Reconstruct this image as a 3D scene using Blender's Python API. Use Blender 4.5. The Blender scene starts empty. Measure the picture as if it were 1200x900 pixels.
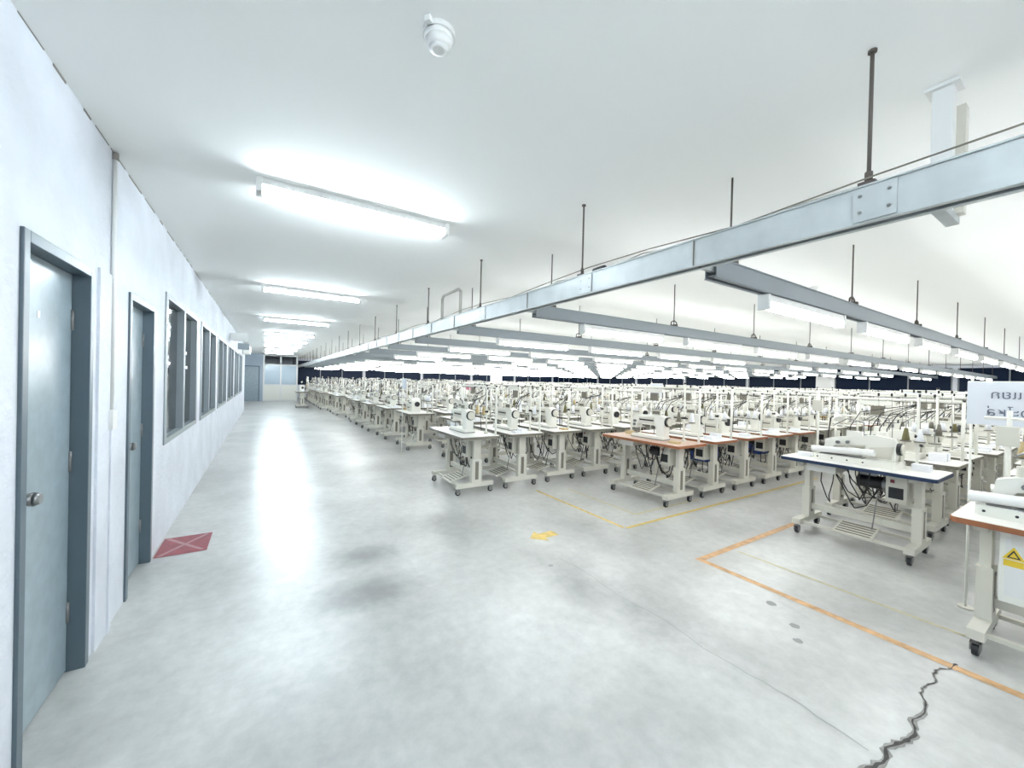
import bpy, math, random
from mathutils import Vector, Matrix
random.seed(7)
S = bpy.context.scene
COL = S.collection

# ------------------------------------------------------------ materials
def mat(name, col, rough=0.5, metal=0.0, var=0.0, vscale=8.0, bump=0.0, bscale=60.0, emit=None, estr=0.0, spec=0.5):
    m = bpy.data.materials.new(name); m.use_nodes = True
    nt = m.node_tree; b = nt.nodes['Principled BSDF']
    b.inputs['Roughness'].default_value = rough
    b.inputs['Metallic'].default_value = metal
    b.inputs['Specular IOR Level'].default_value = spec
    b.inputs['Base Color'].default_value = (*col, 1)
    geo = nt.nodes.new('ShaderNodeNewGeometry')
    if var > 0:
        n = nt.nodes.new('ShaderNodeTexNoise'); n.inputs['Scale'].default_value = vscale; n.inputs['Detail'].default_value = 3
        r = nt.nodes.new('ShaderNodeMapRange')
        r.inputs['From Min'].default_value = 0.3; r.inputs['From Max'].default_value = 0.7
        r.inputs['To Min'].default_value = 1 - var; r.inputs['To Max'].default_value = 1 + var * 0.3
        mx = nt.nodes.new('ShaderNodeVectorMath'); mx.operation = 'SCALE'
        mx.inputs[0].default_value = col
        nt.links.new(geo.outputs['Position'], n.inputs['Vector'])
        nt.links.new(n.outputs['Fac'], r.inputs['Value'])
        nt.links.new(r.outputs['Result'], mx.inputs['Scale'])
        nt.links.new(mx.outputs['Vector'], b.inputs['Base Color'])
    if bump > 0:
        n2 = nt.nodes.new('ShaderNodeTexNoise'); n2.inputs['Scale'].default_value = bscale; n2.inputs['Detail'].default_value = 2
        bp = nt.nodes.new('ShaderNodeBump'); bp.inputs['Strength'].default_value = bump; bp.inputs['Distance'].default_value = 0.01
        nt.links.new(geo.outputs['Position'], n2.inputs['Vector'])
        nt.links.new(n2.outputs['Fac'], bp.inputs['Height'])
        nt.links.new(bp.outputs['Normal'], b.inputs['Normal'])
    if emit:
        b.inputs['Emission Color'].default_value = (*emit, 1)
        b.inputs['Emission Strength'].default_value = estr
    return m

M_wall = mat('plaster_white', (0.72, 0.75, 0.81), 0.7, var=0.12, vscale=2.5, bump=0.9, bscale=20)
M_ceil = mat('ceiling_paint', (0.90, 0.905, 0.88), 0.8)
M_door = mat('steel_door_paint', (0.27, 0.345, 0.385), 0.30, var=0.15, vscale=14)
M_frame = mat('door_frame_paint', (0.085, 0.12, 0.145), 0.4)
M_winframe = mat('window_frame_grey', (0.25, 0.29, 0.31), 0.45)
M_glassdark = mat('dark_glass', (0.02, 0.03, 0.035), 0.08)
M_night = mat('night_glass', (0.006, 0.014, 0.036), 0.4, spec=0.1)
M_cream = mat('cream_paint', (0.62, 0.60, 0.52), 0.4)
M_mach = mat('machine_enamel', (0.80, 0.79, 0.72), 0.3)
M_lam = mat('table_laminate', (0.72, 0.71, 0.66), 0.35)
M_greyedge = mat('grey_edge_band', (0.17, 0.155, 0.12), 0.5)
M_wood = mat('wood_edge', (0.30, 0.10, 0.035), 0.5, var=0.2, vscale=20)
M_woodtop = mat('wood_table_top', (0.55, 0.38, 0.29), 0.45, var=0.15, vscale=14)
M_navy = mat('navy_edge', (0.010, 0.025, 0.07), 0.4)
M_dark = mat('black_rubber', (0.010, 0.010, 0.012), 0.5)
M_metal = mat('steel', (0.26, 0.26, 0.26), 0.3, metal=0.9)
M_blue = mat('blue_plastic', (0.015, 0.05, 0.22), 0.4)
M_thr1 = mat('thread_beige', (0.55, 0.42, 0.22), 0.8)
M_thr2 = mat('thread_olive', (0.16, 0.145, 0.06), 0.8)
M_pink = mat('pink_cloth', (0.75, 0.25, 0.32), 0.8)
M_paper = mat('paper_white', (0.82, 0.83, 0.86), 0.7)
M_yel = mat('yellow_paint', (0.70, 0.50, 0.13), 0.5, var=0.3, vscale=18)
M_ylabel = mat('yellow_label', (0.80, 0.55, 0.03), 0.5)
M_yfade = mat('yellow_paint_worn', (0.56, 0.50, 0.28), 0.4, var=0.2, vscale=22)
M_org = mat('orange_paint', (0.62, 0.36, 0.17), 0.45, var=0.35, vscale=14)
M_red = mat('red_paint', (0.30, 0.04, 0.055), 0.4, var=0.35, vscale=14)
M_redw = mat('pink_white_paint', (0.42, 0.22, 0.22), 0.4, var=0.2, vscale=20)
M_crack = mat('crack_dark', (0.07, 0.065, 0.06), 0.9, var=0.5, vscale=30)
M_crack2 = mat('crack_edge', (0.30, 0.29, 0.27), 0.9, var=0.4, vscale=30)
M_hair = mat('hairline', (0.27, 0.27, 0.26), 0.8)
M_chan = mat('galvanised_channel', (0.47, 0.50, 0.50), 0.42, metal=0.1, var=0.18, vscale=7)
M_chan2 = mat('channel_grey', (0.25, 0.28, 0.30), 0.5)
M_rod = mat('rusty_rod', (0.085, 0.07, 0.06), 0.7)
M_joint = mat('joint_grime', (0.26, 0.24, 0.22), 0.9)
M_white = mat('white_metal', (0.76, 0.76, 0.74), 0.4)
M_tube = mat('tube_glow', (1, 1, 1), 0.5, emit=(0.80, 0.92, 1.0), estr=36)
M_tube2 = mat('tube_glow_suspended', (1, 1, 1), 0.5, emit=(0.95, 0.985, 1.0), estr=11.5)
M_wire = mat('cable_grey', (0.40, 0.39, 0.35), 0.6)

# floor
def floor_mat():
    m = bpy.data.materials.new('polished_concrete'); m.use_nodes = True
    nt = m.node_tree; b = nt.nodes['Principled BSDF']; L = nt.links.new
    geo = nt.nodes.new('ShaderNodeNewGeometry')
    def noise(sc, det, rough=0.5):
        n = nt.nodes.new('ShaderNodeTexNoise'); n.noise_dimensions = '2D'; n.inputs['Scale'].default_value = sc
        n.inputs['Detail'].default_value = det; n.inputs['Roughness'].default_value = rough
        L(geo.outputs['Position'], n.inputs['Vector']); return n
    def maprange(src, a, c, d, e2, interp='LINEAR'):
        r = nt.nodes.new('ShaderNodeMapRange'); r.interpolation_type = interp
        r.inputs['From Min'].default_value = a; r.inputs['From Max'].default_value = c
        r.inputs['To Min'].default_value = d; r.inputs['To Max'].default_value = e2
        L(src, r.inputs['Value']); return r.outputs['Result']
    def math2(op, a, c):
        n = nt.nodes.new('ShaderNodeMath'); n.operation = op
        for i, q in enumerate((a, c)):
            if isinstance(q, (int, float)): n.inputs[i].default_value = q
            else: L(q, n.inputs[i])
        return n.outputs[0]
    n1 = noise(1.0, 6, 0.6)
    n2 = noise(12, 5, 0.65)
    fac = math2('MULTIPLY', maprange(n1.outputs['Fac'], .2, .8, .72, 1.24), maprange(n2.outputs['Fac'], .2, .8, .86, 1.12))
    n5 = noise(2.4, 4, 0.55)
    for (cx, cy, rx, ry, dk) in ((.52,2.84,.36,.22,.48),(.74,3.42,.2,.16,.52),(2.0,2.15,.18,.55,.58),(2.75,2.95,.3,.45,.64),(2.3,1.45,.25,.6,.68),(1.3,3.9,.5,.5,.8),(.1,1.9,.3,.5,.8),(1.0,6.5,.6,1.2,.82),(1.5,1.2,.5,.3,.86)):
        mp = nt.nodes.new('ShaderNodeMapping'); mp.inputs['Location'].default_value = (-cx/rx, -cy/ry, 0); mp.inputs['Scale'].default_value = (1/rx, 1/ry, 0)
        L(geo.outputs['Position'], mp.inputs['Vector'])
        ln = nt.nodes.new('ShaderNodeVectorMath'); ln.operation = 'LENGTH'; L(mp.outputs['Vector'], ln.inputs[0])
        d = math2('ADD', ln.outputs['Value'], math2('MULTIPLY', math2('SUBTRACT', n5.outputs['Fac'], .5), 2.0))
        fac = math2('MULTIPLY', fac, maprange(d, -.2, 1.7, dk, 1.0, 'SMOOTHSTEP'))
    mul = nt.nodes.new('ShaderNodeVectorMath'); mul.operation = 'SCALE'
    mul.inputs[0].default_value = (.475, .475, .455); L(fac, mul.inputs['Scale'])
    L(mul.outputs['Vector'], b.inputs['Base Color'])
    n3 = noise(1.7, 3, 0.5)
    L(maprange(n3.outputs['Fac'], .2, .8, .36, .285), b.inputs['Roughness'])
    b.inputs['Specular IOR Level'].default_value = 0.85
    return m
M_floor = floor_mat()

# ------------------------------------------------------------ mesh builder
class MB:
    def __init__(s): s.v = []; s.f = []; s.m = []; s.sm = []; s.mats = []
    def mi(s, m):
        if m not in s.mats: s.mats.append(m)
        return s.mats.index(m)
    def face(s, idx, m, smooth=False):
        s.f.append(idx); s.m.append(s.mi(m)); s.sm.append(smooth)
    def box(s, x0, x1, y0, y1, z0, z1, m, M=None):
        b = len(s.v)
        P = [(x0,y0,z0),(x1,y0,z0),(x1,y1,z0),(x0,y1,z0),(x0,y0,z1),(x1,y0,z1),(x1,y1,z1),(x0,y1,z1)]
        if M: P = [tuple(M @ Vector(p)) for p in P]
        s.v += P
        for q in ((3,2,1,0),(4,5,6,7),(0,1,5,4),(1,2,6,5),(2,3,7,6),(3,0,4,7)):
            s.face([b+i for i in q], m)
    def cyl(s, p0, p1, r, m, n=8, r2=None, cap=True):
        p0 = Vector(p0); p1 = Vector(p1); r2 = r if r2 is None else r2
        d = (p1-p0).normalized(); a = d.orthogonal().normalized(); c = d.cross(a)
        b = len(s.v)
        for p, rr in ((p0, r), (p1, r2)):
            for i in range(n):
                t = 2*math.pi*i/n
                s.v.append(tuple(p + (a*math.cos(t)+c*math.sin(t))*rr))
        for i in range(n):
            j = (i+1) % n
            s.face([b+i, b+j, b+n+j, b+n+i], m, True)
        if cap:
            s.face([b+n-1-i for i in range(n)], m); s.face([b+n+i for i in range(n)], m)
    def tube(s, pts, r, m, n=6):
        for a, b in zip(pts[:-1], pts[1:]): s.cyl(a, b, r, m, n)
    def prism(s, pts, axis, a0, a1, m):
        b = len(s.v); n = len(pts)
        for a in (a0, a1):
            for (p, q) in pts:
                s.v.append({'x': (a, p, q), 'y': (p, a, q), 'z': (p, q, a)}[axis])
        s.face([b+n-1-i for i in range(n)], m); s.face([b+n+i for i in range(n)], m)
        for i in range(n):
            j = (i+1) % n
            s.face([b+i, b+j, b+n+j, b+n+i], m)
    def rrect(s, x0, x1, y0, y1, z0, z1, r, m, seg=3):
        pts = []
        for cx, cy, a0 in ((x1-r,y1-r,0),(x0+r,y1-r,90),(x0+r,y0+r,180),(x1-r,y0+r,270)):
            for k in range(seg+1):
                a = math.radians(a0+90*k/seg); pts.append((cx+r*math.cos(a), cy+r*math.sin(a)))
        s.prism(pts, 'z', z0, z1, m)
    def mesh(s, name):
        me = bpy.data.meshes.new(name); me.from_pydata(s.v, [], s.f)
        for m in s.mats: me.materials.append(m)
        me.polygons.foreach_set('material_index', s.m)
        me.polygons.foreach_set('use_smooth', s.sm)
        import bmesh
        bm = bmesh.new(); bm.from_mesh(me); bmesh.ops.recalc_face_normals(bm, faces=bm.faces[:]); bm.to_mesh(me); bm.free()
        me.update(); return me
    def obj(s, name, loc=(0,0,0), rz=0, parent=None, bevel=0):
        o = bpy.data.objects.new(name, s.mesh(name)); COL.objects.link(o)
        o.location = loc; o.rotation_euler = (0,0,rz)
        if parent: o.parent = parent
        if bevel: addbev(o, bevel)
        return o
def addbev(o, w):
    m = o.modifiers.new('bev', 'BEVEL'); m.width = w; m.segments = 2; m.limit_method = 'ANGLE'; m.angle_limit = math.radians(50)
def empty(name, loc=(0,0,0)):
    e = bpy.data.objects.new(name, None); COL.objects.link(e); e.location = loc; e.empty_display_size = 0.1; return e

# ------------------------------------------------------------ room shell
WX = -0.76; H = 2.76; XR = 27.0; YB = 31.5; YF = -5.0
b = MB(); b.box(-3.0, XR, YF, YB, -0.1, 0, M_floor); b.obj('floor')
b = MB(); b.box(-3.0, XR, YF, YB, H, H+0.1, M_ceil); b.obj('ceiling')
doors = [(2.15, 2.84), (3.47, 4.15)]
wins = [(4.55, 6.45), (6.8, 8.7), (9.05, 10.95), (11.3, 13.2), (13.6, 15.5), (15.9, 17.8)]
DH = 2.02; WZ0, WZ1 = 0.86, 2.22
b = MB(); T = 0.14
y = YF
for (a, c) in doors:
    b.box(WX-T, WX, y, a, 0, H, M_wall); b.box(WX-T, WX, a, c, DH, H, M_wall); y = c
for (a, c) in wins:
    b.box(WX-T, WX, y, a, 0, H, M_wall); b.box(WX-T, WX, a, c, 0, WZ0, M_wall); b.box(WX-T, WX, a, c, WZ1, H, M_wall); y = c
b.box(WX-T, WX, y, 20.0, 0, H, M_wall)
b.box(-2.2, WX-T, 19.88, 20.0, 0, H, M_wall); b.box(-2.34, -2.2, 19.88, YB, 0, H, M_wall)
b.obj('wall_left')
b = MB(); b.box(-3, XR, YF-0.12, YF, 0, H, M_wall); b.obj('wall_front')
def bandwall(name, horizontal):
    b = MB(); w = MB()
    lo, hi = (1.7, XR) if horizontal else (YF, YB)
    def bx(B, a0, a1, d0, d1, z0, z1, m):
        if horizontal: B.box(a0, a1, YB+d0, YB+d1, z0, z1, m)
        else: B.box(XR+d0, XR+d1, a0, a1, z0, z1, m)
    l0 = -3 if horizontal else YF
    bx(b, l0, hi, 0, .12, 0, .9, M_wall); bx(b, l0, hi, 0, .12, 2.62, H, M_wall)
    if horizontal: bx(b, l0, lo, 0, .12, .9, 2.62, M_wall)
    a = lo; k = 0
    while a < hi-0.5:
        e = min(a+4.6, hi)
        bx(b, a, a+0.2, 0, .12, .9, 2.62, M_wall)
        bx(w, a+.2, e, .03, .06, .9, 2.62, M_night)
        for q in range(4):
            p = a+.2+(e-a-.2)*q/3
            bx(w, p-.025, p+.025, -.0, .03, .9, 2.62, M_winframe)
        a = e
    b.obj(name); w.obj('window_7' if horizontal else 'window_8')
bandwall('wall_back', True); bandwall('wall_right', False)
b = MB(); b.box(-2.3, -2.2, YF, 19.88, 0, H, mat('dark_interior', (0.06, 0.07, 0.08), 0.9)); b.obj('wall_office')
for i, (a, c) in enumerate(doors):
    e = empty('door_%d' % (i+1), (WX, a, 0))
    w = c-a
    f = MB()
    f.box(-.12, .012, -.0, .045, 0, DH, M_frame); f.box(-.12, .012, w-.045, w, 0, DH, M_frame)
    f.box(-.12, .012, .045, w-.045, DH-.045, DH, M_frame)
    f.obj('frame', parent=e, bevel=.003)
    l = MB(); l.box(-.10, -.055, .047, w-.047, .012, DH-.047, M_door)
    l.box(-.0551, -.0535, .13, .16, 1.64, 1.67, M_paper); l.box(-.0551, -.0535, .30, .325, 1.72, 1.75, M_paper)
    l.obj('leaf', parent=e, bevel=.002)
    k = MB(); k.cyl((-.055,.10,1.0),(-.045,.10,1.0),.032,M_metal,16); k.cyl((-.045,.10,1.0),(-.01,.10,1.0),.012,M_metal,12)
    k.cyl((-.02,.10,1.0),(.012,.10,1.0),.02,M_metal,16,r2=.028); k.cyl((.012,.10,1.0),(.03,.10,1.0),.028,M_metal,16,r2=.02)
    k.obj('knob', parent=e)
    g = MB()
    for z in (.3, 1.05, 1.75): g.cyl((-.052, w-.05, z-.05), (-.052, w-.05, z+.05), .008, M_metal, 8)
    g.obj('hinges', parent=e)
for i, (a, c) in enumerate(wins):
    e = empty('window_%d' % (i+1), (WX, a, WZ0)); w = c-a; h = WZ1-WZ0
    f = MB()
    n = 2
    f.box(-.10, .01, 0, w, 0, .05, M_winframe); f.box(-.10, .01, 0, w, h-.05, h, M_winframe)
    for k in range(n+1):
        p = (w-.09)*k/n; f.box(-.10, .01, p, p+.09, .05, h-.05, M_winframe)
    f.obj('frame', parent=e)
    g = MB(); g.box(-.06, -.05, .05, w-.05, .05, h-.05, M_glassdark); g.obj('glass', parent=e)
    s = MB()
    for k in range(n):
        for q in range(5):
            yy = (w-.09)*k/n+.12+random.uniform(0,.1); zz = .95-.085*q
            s.box(-.0499, -.048, yy, yy+random.uniform(.2,.5), zz, zz+.035, M_paper)
    s.obj('lettering', parent=e)
b = MB(); b.cyl((WX+.012,3.12,1.28),(WX+.012,3.12,2.74),.011,M_white,10); b.box(WX,WX+.03,3.08,3.16,1.17,1.28,M_white)
b.cyl((WX+.012,3.12,2.71),(WX+.012,3.12,2.75),.015,M_joint,10)
b.obj('wall_switch_conduit')
b = MB(); b.box(WX,WX+.012,2.92,3.10,0,2.05,M_wall); b.box(WX, WX+.02, 3.1, 3.14, 0, 1.17, M_wall); b.obj('trim_1')
b = MB()
random.seed(5)
yy = 0.3
while yy < 12:
    d = random.uniform(.05,.3); b.box(WX, WX+.003, yy, yy+d, H-.004-random.random()*.008, H-.001, M_joint); yy += d+random.uniform(.03,.25)
b.obj('trim_2')
random.seed(9)
b = MB(); b.box(WX,WX+.35,12.0,12.04,2.35,2.55,M_white); b.box(WX,WX+.3,15.0,15.04,2.3,2.5,M_winframe); b.obj('wall_sign')
b = MB(); b.rrect(WX+.0,WX+.25,17.8,18.6,2.3,2.58,.04,M_mach); b.box(WX+.2501,WX+.252,17.86,18.54,2.33,2.38,M_dark); b.obj('wall_air_conditioner')

e = empty('office_partition', (0,27,0))
f = MB()
for x in (-.1, .75, 1.6): f.box(x-.04, x+.04, 0, .06, 0, H, M_white)
for z in (0.05, 0.95, 2.15, H-.06): f.box(-.06, 1.56, .005, .055, z-.04, z+.04, M_white)
f.box(-.06,1.56,.02,.04,.09,.91,M_mach); f.box(1.56,1.6,.06,4.45,0,H,M_white)
f.obj('frame', parent=e)
g = MB(); g.box(-.06,1.56,.025,.035,.99,2.11,mat('frosted_glass',(.42,.52,.60),.15)); g.obj('glass', parent=e)
b = MB(); b.box(-2.2,-.14,27.02,27.10,0,H,mat('end_wall_paint',(.36,.43,.50),.6))
b.obj('wall_end')
e = empty('door_3', (-1.2,27,0)); f = MB()
f.box(0,.05,-.03,.015,0,2.05,M_frame); f.box(.85,.9,-.03,.015,0,2.05,M_frame); f.box(.05,.85,-.03,.015,2.0,2.05,M_frame); f.obj('frame',parent=e)
f = MB(); f.box(.05,.85,-.015,.015,.01,2.0,M_door); f.obj('leaf',parent=e)
b = MB(); b.tube([(-1.0,22,0),(-1.0,22,.95),(-1.0,25,.95),(-1.0,25,0)],.02,M_winframe); b.tube([(-1.0,22,.5),(-1.0,25,.5)],.015,M_winframe); b.obj('handrail')

# ------------------------------------------------------------ ceiling round fitting
b = MB()
b.cyl((0,0,-.0),(0,0,-.02),.058,M_white,28); b.cyl((0,0,-.02),(0,0,-.035),.054,M_white,28,r2=.05)
b.cyl((0,0,-.035),(0,0,-.06),.05,M_white,28,r2=.036); b.cyl((0,0,-.06),(0,0,-.066),.036,M_white,28,r2=.02)
b.box(-.075,-.05,-.012,.012,-.02,0,M_white)
b.obj('smoke_detector', (.51,1.36,H), 0.6)
b = MB(); b.cyl((0,0,0),(0,0,-.03),.05,M_white,20); b.cyl((0,0,-.03),(0,0,-.05),.03,M_white,20); b.obj('smoke_detector', (5.7,2.1,H))

# ------------------------------------------------------------ fluorescent fixtures
def fixture_mesh(wd, drop, mt):
    b = MB(); L = .64
    b.prism([(-wd,0),(wd,0),(wd*.75,.045),(-wd*.75,.045)], 'x', -L, L, M_white)
    b.box(-L-.012,-L+.02,-wd,wd,-drop-.02,.047,M_white); b.box(L-.02,L+.012,-wd,wd,-drop-.02,.047,M_white)
    b.cyl((-L+.02,0,-drop),(L-.02,0,-drop),.019,mt,6,cap=False)
    return b.mesh('fluorescent_fixture')
FX = fixture_mesh(.056, .028, M_tube); FS = fixture_mesh(.034, .035, M_tube2)
for yy in (3.01, 6.43, 9.9, 13.2, 15.6, 18.2, 21.0, 24.0, -0.4, -3.2):
    o = bpy.data.objects.new('fluorescent_ceiling_light', FX); COL.objects.link(o)
    o.location = (.58, yy, H-.045)
COLS = ((24.5,8.4),(13.6,23.6))
def nearcol(x, y, d): return any(abs(x-a) < d and abs(y-c) < d for a, c in COLS)
e = empty('suspended_light_rows')
ch_y = [1.3+1.75*k for k in range(-2, 17)]
for yi, yy in enumerate(ch_y):
    for k in range(13):
        x = 3.42+1.78*k
        if (yi > 3 and random.random() < .06) or nearcol(x, yy, 1.1): continue
        o = bpy.data.objects.new('fluorescent_tube_unit', FS); COL.objects.link(o); o.parent = e
        o.location = (x, yy, 2.070)
# ------------------------------------------------------------ channels
def channel(b, axis, a0, a1, c, z0, z1, w, m):
    def bx(p0,p1,q0,q1,r0,r1):
        if axis == 'y': b.box(q0,q1,p0,p1,r0,r1,m)
        else: b.box(p0,p1,q0,q1,r0,r1,m)
    bx(a0,a1,c-w/2,c-w/2+.006,z0,z1-.006); bx(a0,a1,c+w/2-.006,c+w/2,z0,z1-.006)
    bx(a0,a1,c-w/2-.008,c+w/2+.008,z1-.006,z1)
    bx(a0,a1,c-w/2-.004,c-w/2+.02,z0-.004,z0); bx(a0,a1,c+w/2-.02,c+w/2+.004,z0-.004,z0)
    bx(a0,a1,c-w/2+.02,c+w/2-.02,z0+.01,z0+.014)
e = empty('suspended_cable_channel')
b = MB(); channel(b,'y',-4.9,30.5,1.88,2.115,2.25,.075,M_chan)
yy = -4.0
while yy < 30:
    b.box(1.834,1.842,yy-.06,yy+.06,2.118,2.24,M_chan)
    for q in (-.04,.04):
        for z in (2.15,2.21): b.cyl((1.83,yy+q,z),(1.836,yy+q,z),.006,M_metal,6)
    b.box(1.835,1.9185,yy+.70,yy+.703,2.114,2.252,M_greyedge)
    yy += 1.5
b.obj('main_channel', parent=e)
b = MB()
for yy in ch_y:
    xe = 23.9 if abs(yy-8.4) < .5 else 26.5
    channel(b,'x',2.16,xe,yy,2.125,2.235,.07,M_chan2)
for yy in ch_y: b.box(1.93,2.3,yy-.012,yy+.012,2.16,2.185,M_chan)
b.obj('cross_channels', parent=e)
b = MB()
for k in range(-3,20):
    y = .53+1.55*k
    b.cyl((1.88,y,2.25),(1.88,y,H),.0065,M_rod,6); b.box(1.855,1.905,y-.025,y+.025,2.25,2.27,M_rod); b.cyl((1.88,y,2.27),(1.88,y,2.31),.012,M_rod,6)
    b.cyl((1.88,y,H-.01),(1.88,y,H),.014,M_rod,8)
for i, yy in enumerate(ch_y):
    for k in range(13):
        x = 2.36+1.94*k
        if nearcol(x,yy,.7): continue
        b.cyl((x,yy,2.235),(x,yy,H),.006,M_rod,5)
        b.box(x-.02,x+.02,yy-.04,yy+.04,2.235,2.26,M_rod)
        if k < 4 and i < 10: b.tube([(x-.06,yy,2.235),(x-.05,yy,2.29),(x,yy,2.31),(x+.05,yy,2.29),(x+.06,yy,2.235)],.007,M_rod)
b.obj('hanging_rods', parent=e)
b = MB()
pts = []
for k in range(60):
    y = -2+k*.4; pts.append((1.93+.02*math.sin(k*1.7), y, 2.262+.03*math.sin(k*math.pi/2.0)**2+.012*math.sin(k*2.3)))
b.tube(pts,.005,M_wire,5)
pts = [(1.86, -1+k*.5, 2.255+.04*abs(math.sin(k*.8))) for k in range(40)]
b.tube(pts,.0035,M_greyedge,5)
b.tube([(1.95,4.85,2.24),(1.95,4.85,2.56),(1.95,4.80,2.60),(1.95,4.35,2.60),(1.95,4.28,2.56),(1.95,4.28,2.24)],.018,M_wire,10)
b.cyl((1.90,1.88,2.27),(1.90,1.98,2.27),.022,M_dark,10)
b.obj('cables_and_conduit', parent=e)
b = MB(); b.box(2.33,2.39,.40,.46,2.25,H,M_white); b.box(2.43,2.485,.38,.44,2.25,H-.06,M_cream); b.box(2.31,2.41,.38,.48,H-.012,H,M_white)
b.box(1.94,2.5,.40,.44,2.22,2.25,M_chan)
b.obj('conduit_drop_post')
for (x,y) in COLS:
    b = MB(); b.box(-.3,.3,-.3,.3,0,H,M_white); b.box(-.31,.31,-.31,.31,0,1.2,M_wall); b.obj('concrete_column',(x,y,0))

# ------------------------------------------------------------ sewing stations
def station(edge=M_greyedge, top=M_lam, kind=0, rack=0, legx=.42, hx=.6, hy=.275, bin_=False, cabinet=False, seed=0, zt=.78, legcol=M_cream, mshift=0.0):
    R = random.Random(seed); b = MB()
    b.rrect(-hx,hx,-hy,hy,zt-.034,zt-.003,.03,edge); b.rrect(-hx+.004,hx-.004,-hy+.004,hy-.004,zt-.003,zt,.028,top)
    for sx in (-1,1):
        x = sx*legx
        b.box(x-.03,x+.03,-.21,.21,zt-.075,zt-.034,legcol)
        b.box(x-.024,x+.024,-.035,.065,.40,zt-.075,legcol)
        b.box(x-.034,x+.034,-.055,.085,.15,.46,legcol)
        b.box(x-.0345,x+.0345,-.01,.04,.19,.43,M_greyedge)
        b.box(x-.035,x+.035,-.27,.27,.095,.15,legcol)
        b.cyl((x-.04,.015,.42),(x+.04,.015,.42),.012,M_metal,8)
        for yy in (-.24,.24):
            b.cyl((x,yy,.07),(x,yy,.10),.014,M_metal,8)
            b.box(x-.022,x-.016,yy-.025,yy+.025,.03,.078,M_metal); b.box(x+.016,x+.022,yy-.025,yy+.025,.03,.078,M_metal)
            b.box(x-.022,x+.022,yy-.025,yy+.025,.072,.078,M_metal)
            b.cyl((x-.013,yy,.034),(x+.013,yy,.034),.034,M_dark,12); b.cyl((x-.0145,yy,.034),(x+.0145,yy,.034),.016,legcol,8)
    b.box(-legx,legx,.0,.04,.22,.28,legcol)
    b.box(-legx,legx,-.2,-.17,.10,.125,legcol); b.box(-legx,legx,.17,.2,.10,.125,legcol)
    Mx = Matrix.Translation((.02,-.12,.15)) @ Matrix.Rotation(math.radians(14),4,'X')
    b.box(-.15,.15,-.13,.13,-.008,.008,legcol, Mx)
    for k in range(5): b.box(-.13,.13,-.1+.045*k,-.085+.045*k,.008,.012,M_greyedge,Mx)
    b.cyl((.12,-.05,.17),(.14,.03,.58),.006,M_metal,6)
    b.cyl((-.02,.06,zt-.17),(.17,.06,zt-.17),.062,M_dark if R.random()<.7 else M_cream,16); b.cyl((.17,.06,zt-.17),(.20,.06,zt-.17),.075,M_metal,16)
    b.box(.0,.12,.03,.09,zt-.11,zt-.034,M_metal)
    b.box(.22,.36,-.10,.12,zt-.30,zt-.05,M_cream); b.box(.24,.34,-.103,-.10,zt-.26,zt-.16,M_dark); b.box(.25,.28,-.104,-.10,zt-.12,zt-.09,M_red)
    b.box(-.36,-.12,-.2,.1,zt-.11,zt-.034,M_cream); b.box(-.36,-.12,-.212,-.2,zt-.115,zt-.034,M_lam)
    for k in range(9):
        x0 = R.uniform(-.3,.35); x1 = R.uniform(-.35,.35); y0 = R.uniform(-.1,.2); zz = R.uniform(.22,.5)
        pts = []
        for q in range(7):
            t = q/6; pts.append((x0+(x1-x0)*t+.02*math.sin(q*2+k), y0+.05*math.sin(t*5), zt-.04-(zt-.04-zz)*math.sin(math.pi*t)))
        b.tube(pts,.006,M_dark,4)
    z = zt; v0 = len(b.v)
    if kind == 0:
        b.rrect(-.28,.24,-.09,.09,z,z+.012,.02,M_metal)
        b.rrect(-.27,.235,-.085,.085,z+.012,z+.045,.02,M_mach)
        P = [(-.0,.03),(.235,.03),(.24,.10),(.245,.27),(.22,.31),(.12,.32),(-.20,.305),(-.26,.29),(-.275,.26),(-.275,.13),(-.20,.125),(-.185,.19),(.07,.185),(.105,.17),(.12,.13),(.12,.045)]
        b.prism([(p,z+q) for p,q in P],'y',-.055,.055,M_mach)
        b.prism([(p,z+q) for p,q in [(-.16,.2),(.09,.2),(.09,.29),(-.16,.28)]],'y',-.062,-.055,M_cream)
        b.box(-.15,.08,-.0635,-.062,z+.235,z+.255,M_dark)
        b.box(-.04,.20,.055,.10,z+.18,z+.29,M_mach)
        b.cyl((.245,0,z+.24),(.275,0,z+.24),.062,M_dark,18); b.cyl((.275,0,z+.24),(.29,0,z+.24),.052,M_cream,18)
        b.cyl((-.24,0,z+.13),(-.24,0,z+.05),.006,M_metal,6); b.box(-.255,-.225,-.02,.02,z+.047,z+.056,M_metal)
        b.cyl((-.22,-.055,z+.22),(-.22,-.085,z+.22),.018,M_metal,10); b.cyl((-.235,-.055,z+.17),(-.235,-.07,z+.17),.02,M_metal,10)
        b.box(.04,.18,-.05,-.02,z+.32,z+.39,M_cream); b.box(.055,.165,-.053,-.05,z+.335,z+.375,M_greyedge)
        b.cyl((.1,0,z+.30),(.1,0,z+.33),.025,M_metal,10)
    elif kind == 1:
        b.prism([(-.14,z),(.14,z),(.15,z+.08),(.14,z+.24),(.10,z+.29),(-.02,z+.30),(-.06,z+.22),(-.15,z+.20),(-.17,z+.08)],'y',-.09,.10,M_mach)
        b.prism([(-.12,z+.02),(.10,z+.02),(.10,z+.15),(-.12,z+.13)],'y',-.12,-.09,M_cream)
        b.box(-.11,.09,-.1215,-.12,z+.085,z+.10,M_dark)
        for k in range(4): b.cyl((-.02+.035*k,-.09,z+.20),(-.02+.035*k,-.12,z+.20),.013,M_metal,8)
        b.cyl((.15,.02,z+.17),(.18,.02,z+.17),.055,M_dark,16)
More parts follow.
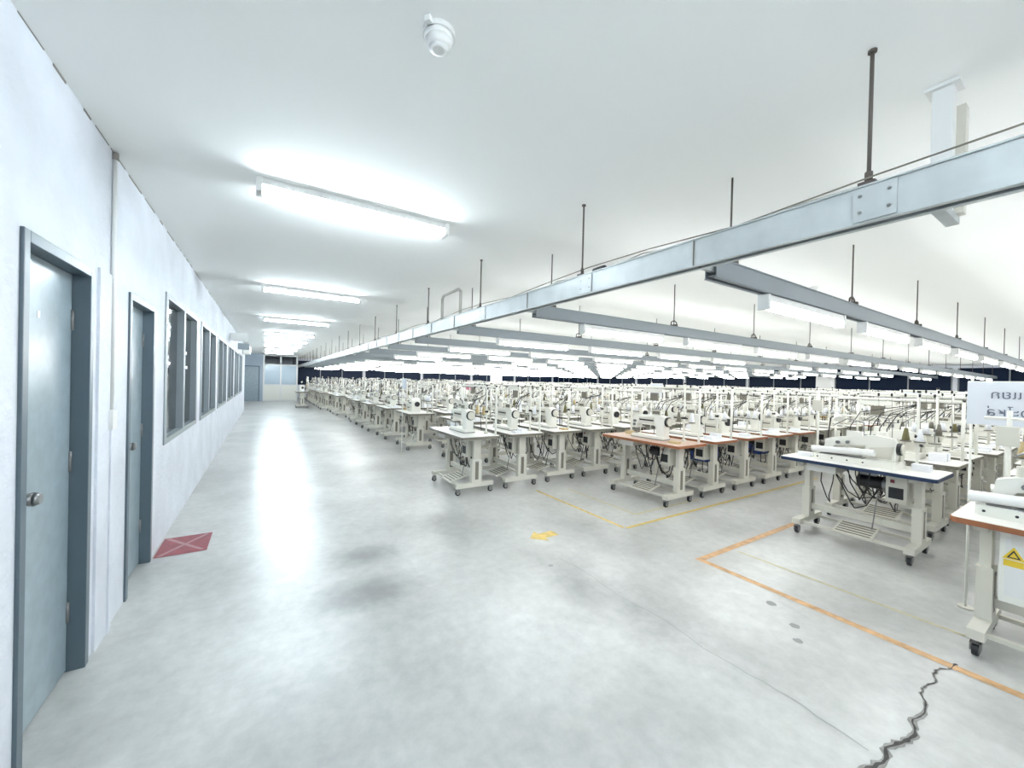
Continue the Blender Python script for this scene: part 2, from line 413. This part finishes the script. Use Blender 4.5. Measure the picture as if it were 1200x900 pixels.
        b.box(-.20,-.12,-.05,.05,z+.08,z+.10,M_metal); b.cyl((-.14,-.03,z+.22),(-.14,-.03,z+.11),.006,M_metal,6)
        b.tube([(-.02,0,z+.30),(-.02,-.02,z+.40),(.08,-.02,z+.41)],.006,M_metal)
    else:
        b.rrect(-.34,.30,-.13,.15,z,z+.06,.03,M_mach); b.rrect(-.30,.05,-.10,.05,z+.06,z+.066,.02,M_metal)
        P = [(.06,.05),(.26,.05),(.28,.20),(.25,.27),(.12,.29),(-.20,.235),(-.27,.21),(-.28,.12),(-.22,.11),(-.19,.15),(.05,.19)]
        b.prism([(p,z+q) for p,q in P],'y',-.035,.05,M_mach)
        b.prism([(p,z+q) for p,q in [(.08,.08),(.24,.08),(.25,.2),(.08,.17)]],'y',-.042,-.035,M_cream)
        b.cyl((-.36,-.09,z+.10),(.14,-.11,z+.13),.032,M_white,14); b.cyl((-.30,.10,z+.12),(.24,.12,z+.19),.038,M_mach,14)
        b.cyl((-.36,.0,z+.09),(-.10,.0,z+.10),.02,M_metal,10)
        b.box(.10,.28,.06,.17,z+.06,z+.24,M_cream); b.cyl((.14,.11,z+.24),(.14,.11,z+.32),.04,M_mach,12)
        b.cyl((.27,0,z+.18),(.30,0,z+.18),.055,M_dark,16); b.cyl((.30,0,z+.18),(.315,0,z+.18),.046,M_cream,16)
        b.cyl((-.25,0,z+.12),(-.25,0,z+.07),.008,M_metal,8)
        b.cyl((-.16,-.035,z+.19),(-.16,-.07,z+.19),.016,M_metal,8); b.cyl((-.08,-.035,z+.20),(-.08,-.07,z+.20),.016,M_metal,8)
        b.cyl((-.18,.0,z+.235),(-.18,.0,z+.30),.02,M_cream,10); b.box(-.10,.02,-.02,.035,z+.25,z+.31,M_mach)
        b.tube([(.02,.02,z+.25),(.02,.02,z+.40),(-.10,-.02,z+.43),(-.2,-.02,z+.36)],.006,M_metal)
        for q in range(4): b.cyl((-.3+.12*q,-.13,z+.03),(-.3+.12*q,-.134,z+.03),.008,M_dark,6)
        b.prism([(-.20,z+.066),(.0,z+.066),(.02,z+.13),(-.16,z+.15)],'y',.0,.09,M_mach)
    if mshift:
        for i in range(v0, len(b.v)): b.v[i] = (b.v[i][0]+mshift, b.v[i][1], b.v[i][2])
    for k in range(2):
        xx = R.choice([-1,1] if not mshift else [1])*(hx-.16)+R.uniform(-.03,.03); yy = R.uniform(-.16,.12)
        b.box(xx-.06,xx+.06,yy-.04,yy+.05,z,z+.02+.07*R.random(),R.choice([M_paper,M_mach,M_thr1,M_paper]))
    px = .36; py = .19
    hpole = R.uniform(1.42,1.55)
    b.cyl((px,py,z),(px,py,z+.02),.03,M_cream,10); b.cyl((px,py,z),(px,py,hpole),.013,M_mach,6)
    b.cyl((px-.02,py,z+.30),(px+.02,py,z+.30),.018,M_dark,6); b.cyl((px,py,hpole-.01),(px,py,hpole+.01),.015,M_dark,6)
    ns = 3 if kind == 0 else 5
    b.cyl((px-.30,py,z+.24),(px+.14,py,z+.24),.010,M_mach,6); b.cyl((px-.30,py,hpole-.03),(px+.14,py,hpole-.03),.011,M_mach,6)
    for k in range(ns):
        x = px-.27+.38*k/(ns-1)
        c = R.choice([M_paper,M_paper,M_mach,M_thr1,M_thr2,M_greyedge,M_paper])
        b.cyl((x,py,z+.245),(x,py,z+.255),.042,M_greyedge,10); b.cyl((x,py,z+.25),(x,py,z+.42),.004,M_metal,4)
        if R.random()<.75: b.cyl((x,py,z+.256),(x,py,z+.37),.030,c,9,r2=.013)
        b.cyl((x,py,hpole-.03),(x,py-.05,hpole-.03),.004,M_metal,4); b.cyl((x,py-.05,hpole-.02),(x,py-.05,hpole-.05),.009,M_dark,6)
        b.cyl((x,py,z+.39),(x,py-.05,hpole-.04),.002,M_greyedge,3)
    zz = R.uniform(1.37,1.49)
    if rack:
        for xx in (-.54,.54): b.cyl((xx,.235,z),(xx,.235,zz),.015,M_mach,6); b.cyl((xx,.235,zz),(xx,.235,zz+.02),.016,M_dark,6)
        b.cyl((-.54,.235,zz),(.54,.235,zz),.016,M_mach,6); b.cyl((-.54,.235,zz-.021),(.54,.235,zz-.021),.005,M_dark,4)
        if rack > 1:
            b.cyl((-.54,.235,zz-.22),(.54,.235,zz-.22),.012,M_mach,6); b.box(-.32,.0,.215,.25,zz-.07,zz-.02,M_mach)
            for xx in (-.3,-.05,.15): b.cyl((xx,.235,zz),(xx,.235,zz-.22),.009,M_mach,6)
            b.box(-.2,-.08,.22,.245,zz-.19,zz-.08,M_greyedge)
    else:
        b.cyl((-.42,.2,z),(-.42,.2,zz),.012,M_mach,6); b.cyl((-.52,.2,zz-.05),(-.24,.2,zz-.05),.010,M_mach,6)
        b.box(-.47,-.38,.18,.22,zz-.22,zz-.10,M_cream); b.cyl((-.3,.2,zz-.05),(-.3,.2,zz-.2),.005,M_dark,4)
    for k in range(4):
        xx = R.uniform(-.25,.2); b.tube([(xx,.2,z+.02),(xx+.03,.16,z+.35),(xx+.1,.18,zz-.2),(px,py,zz-.1)],.0045,M_dark,4)
    if R.random()<.7:
        b.tube([(-.3,.15,z),(-.31,.16,z+.25),(-.28,.12,z+.42),(-.2,.02,z+.46)],.007,M_dark if R.random()<.6 else M_mach); b.cyl((-.2,.02,z+.47),(-.17,-.02,z+.42),.02,M_mach,10,r2=.04)
    if bin_: b.prism([(-.36,.30),(-.06,.30),(-.03,.62),(-.39,.62)],'y',-.12,.16,M_blue)
    if cabinet:
        b.box(-.40,.05,-.20,.2,.34,zt-.034,M_mach); b.box(-.38,-.16,-.204,-.2,.38,.70,M_white); b.box(-.14,.03,-.204,-.2,.38,.70,M_white)
        b.prism([(-.39,.585),(-.31,.585),(-.35,.655)],'y',-.2065,-.204,M_ylabel); b.prism([(-.375,.592),(-.325,.592),(-.35,.638)],'y',-.2075,-.2065,M_dark); b.prism([(-.365,.598),(-.335,.598),(-.35,.626)],'y',-.2085,-.2075,M_ylabel)
        b.box(-.385,-.315,-.2065,-.204,.545,.58,M_ylabel)
    return b

R90 = -math.pi/2
def place(name, mesh, x, y, rz=R90, parent=None, bev=0):
    o = bpy.data.objects.new(name, mesh); COL.objects.link(o); o.location = (x,y,0); o.rotation_euler = (0,0,rz)
    if parent: o.parent = parent
    if bev: addbev(o, bev)
    return o
NM = 'sewing_machine_table'
place(NM, station(M_navy, M_lam, 2, 0, .42, .58, .29, seed=3).mesh('station_navy'), 4.95, 1.40, bev=.003)
place(NM, station(M_wood, M_lam, 2, 0, .47, .58, .30, cabinet=True, seed=11, mshift=-.17).mesh('station_cabinet'), 3.70, -.03, bev=.003)
mC = station(M_wood, M_woodtop, 0, 2, .43, .62, .30, seed=5).mesh('station_wood')
mC2 = station(M_wood, M_lam, 1, 1, .43, .62, .29, bin_=True, seed=6).mesh('station_wood_bin')
mC3 = station(M_wood, M_lam, 0, 2, .43, .62, .29, seed=16).mesh('station_wood_plain')
mD = [station(M_greyedge, M_lam, k, r, .42, .6, .28, bin_=bb, seed=s).mesh('station_%d'%s) for k,r,bb,s in
      ((0,1,False,21),(0,2,False,22),(1,2,False,23),(2,1,False,24),(1,2,False,25),(0,0,False,26),(0,2,False,27),(2,2,False,28))]
place(NM, mC, 4.42, 3.44, bev=.003)
for k in range(1,5): place(NM, [mC2,mC3][k%2], 4.42+.80*k, 3.46+random.uniform(-.03,.03), R90+random.uniform(-.02,.02))
for k in range(5): place(NM, mD[(0,1,5,6,2)[k]], 2.37+.74*k, 5.05+random.uniform(-.03,.03), R90+random.uniform(-.02,.02), bev=.003 if k<2 else 0)
rows = empty('sewing_machine_table_rows')
def row(y0, x0, x1, pitch, ms):
    x = x0
    while x < x1:
        if random.random() > .03 and not nearcol(x, y0, 1.2):
            place('station', random.choice(ms), x, y0+random.uniform(-.06,.06), (R90 if random.random()<.85 else -R90)+random.uniform(-.03,.03), rows)
        x += pitch*random.uniform(.97,1.05)
row(1.42, 5.95, 20, .8, mD); row(-.03, 4.9, 14, .95, mD)
row(3.46, 8.45, 26, .8, [mC2,mC3]+mD[:3]); row(5.05, 6.15, 26, .75, mD)
yy = 6.75
starts = [3.2, 2.8, 2.75, 2.7, 2.7, 2.8, 2.6, 2.6]
k = 0
while yy < 30:
    row(yy, starts[k] if k < 8 else 2.4, 26, .78 if k<6 else .95, mD); yy += 1.7; k += 1
row(21.5, 1.5, 2.2, .8, mD)

# ------------------------------------------------------------ signs
M_ink = mat('sign_ink', (0.12,0.14,0.19), .7)
M_sheet = mat('sign_sheet', (0.66,0.69,0.74), .7)
def sign(x, y, z0, z1, w, txt=None, pole_from=.0, rz=0, col=M_sheet):
    e = empty('hanging_paper_sign', (x,y,0)); e.rotation_euler = (0,0,rz)
    b = MB(); b.box(-.003,.003,-w/2,w/2,z0,z1,col); b.obj('sheet', parent=e)
    b = MB(); b.cyl((.012,w/2-.02,pole_from),(.012,w/2-.02,z1+.03),.007,M_mach,8); b.cyl((.012,-w/2,z1+.0),(.012,w/2,z1+.0),.006,M_mach,8)
    b.cyl((.012,w/2-.02,0),(.012,w/2-.02,.012),.04,M_cream,12); b.obj('pole', parent=e)
    if txt:
        for i, t in enumerate(txt):
            c = bpy.data.curves.new('sign_text','FONT'); c.body = t; c.size = (z1-z0)*.27; c.align_x = 'CENTER'; c.extrude = .0005
            o = bpy.data.objects.new('lettering', c); COL.objects.link(o); o.parent = e
            c.materials.append(M_ink)
            # written on the far side of a thin sheet: reads mirrored from here
            o.matrix_local = Matrix.Translation((-.005,0,z1-(z1-z0)*(.38+.40*i))) @ Matrix(((0,0,-1,0),(1,0,0,0),(0,1,0,0),(0,0,0,1)))
sign(4.14, .37, 1.285, 1.575, .46, ['งานแยก','รอ อะไหล่'])
sign(5.6, 4.28, 1.30, 1.52, .24, ['จักร'])
sign(2.3, 7.6, 1.30, 1.50, .28)
sign(3.7, 7.6, 1.30, 1.46, .24, col=M_pink)
sign(12, 2.42, 1.3, 1.5, .5); sign(9, 5.9, 1.3, 1.5, .26)

# ------------------------------------------------------------ floor markings
def flat(name, polys):
    b = MB()
    for pts, m, z in polys:
        i = len(b.v); b.v += [(x,y,z) for x,y in pts]; b.face(list(range(i,i+len(pts))), m)
    return b.obj(name)
def rect(x0,x1,y0,y1): return [(x0,y0),(x1,y0),(x1,y1),(x0,y1)]
flat('floor_line_yellow', [(rect(3.17,3.21,2.79,4.35),M_yel,.002),(rect(3.21,7.9,2.75,2.79),M_yel,.002),(rect(3.62,3.65,3.0,4.2),M_yfade,.002),(rect(3.65,4.9,3.0,3.03),M_yfade,.002)])
flat('floor_line_orange', [(rect(3.17,3.23,.2,1.98),M_org,.002),(rect(3.23,5.1,1.92,1.98),M_org,.002),(rect(3.655,3.68,.5,1.88),M_yfade,.002),(rect(3.1,3.17,-1.5,.2),M_org,.002)])
flat('floor_arrow', [([(2.16,3.03),(2.30,2.90),(2.30,2.97),(2.47,2.97),(2.47,3.09),(2.30,3.09),(2.30,3.16)],M_yel,.002)])
flat('floor_keep_clear_mark', [(rect(-.745,-.40,4.17,4.62),M_red,.002),([(-.73,4.2),(-.70,4.19),(-.42,4.59),(-.45,4.60)],M_redw,.003),([(-.44,4.19),(-.42,4.21),(-.70,4.60),(-.73,4.59)],M_redw,.0035)])
x = 1.6; C = []
while x < 3.25:
    c = .50+.02*math.sin(x*7)+.012*math.sin(x*23)+random.uniform(-.006,.006); w = (.002+.007*random.random())*(1.1 if x<2.5 else .5)
    C.append((x,c,w,w+.002+.013*random.random()*(1 if x<2.6 else .5))); x += .025
polys = []
for p, q in zip(C[:-1], C[1:]):
    polys.append(([(p[0],p[1]+p[3]),(q[0],q[1]+q[3]),(q[0],q[1]-q[3]),(p[0],p[1]-p[3])],M_crack2,.0015))
    polys.append(([(p[0],p[1]+p[2]),(q[0],q[1]+q[2]),(q[0],q[1]-q[2]),(p[0],p[1]-p[2])],M_crack,.0022))
flat('floor_crack', polys)
up=[]
y=.55
while y<2.6: up.append((2.16+.015*math.sin(y*9)+random.uniform(-.008,.008),y)); y+=.06
flat('floor_crack', [([(a[0]-.002,a[1]),(a[0]+.002,a[1]),(c[0]+.002,c[1]),(c[0]-.002,c[1])],M_hair,.0015) for a,c in zip(up[:-1],up[1:])])
pp=[]
for cx,cy,r in ((3.0,1.3,.03),(2.85,1.1,.03),(2.7,1.02,.025),(2.0,2.5,.02)):
    pp.append(([(cx+r*math.cos(t*.52)*random.uniform(.8,1.2),cy+r*math.sin(t*.52)*random.uniform(.8,1.2)) for t in range(12)],M_hair,.0012))
flat('floor_stains', pp)

# ------------------------------------------------------------ world, camera
w = bpy.data.worlds.new('World'); S.world = w; w.use_nodes = True
w.node_tree.nodes['Background'].inputs[0].default_value = (.01,.015,.03,1); w.node_tree.nodes['Background'].inputs[1].default_value = .3
cd = bpy.data.cameras.new('Camera'); cam = bpy.data.objects.new('Camera', cd); COL.objects.link(cam)
cd.lens = 13.7; cd.sensor_width = 36; cd.clip_start = .02; cd.clip_end = 200
Mr = Matrix.Rotation(math.radians(-32.3),4,'Z') @ Matrix.Rotation(math.radians(90-.37),4,'X') @ Matrix.Rotation(math.radians(1.4),4,'Z')
cam.matrix_world = Matrix.Translation((0,0,1.5)) @ Mr
S.camera = cam
S.view_settings.view_transform = 'Standard'
S.view_settings.exposure = 1.95
S.view_settings.gamma = 1.05
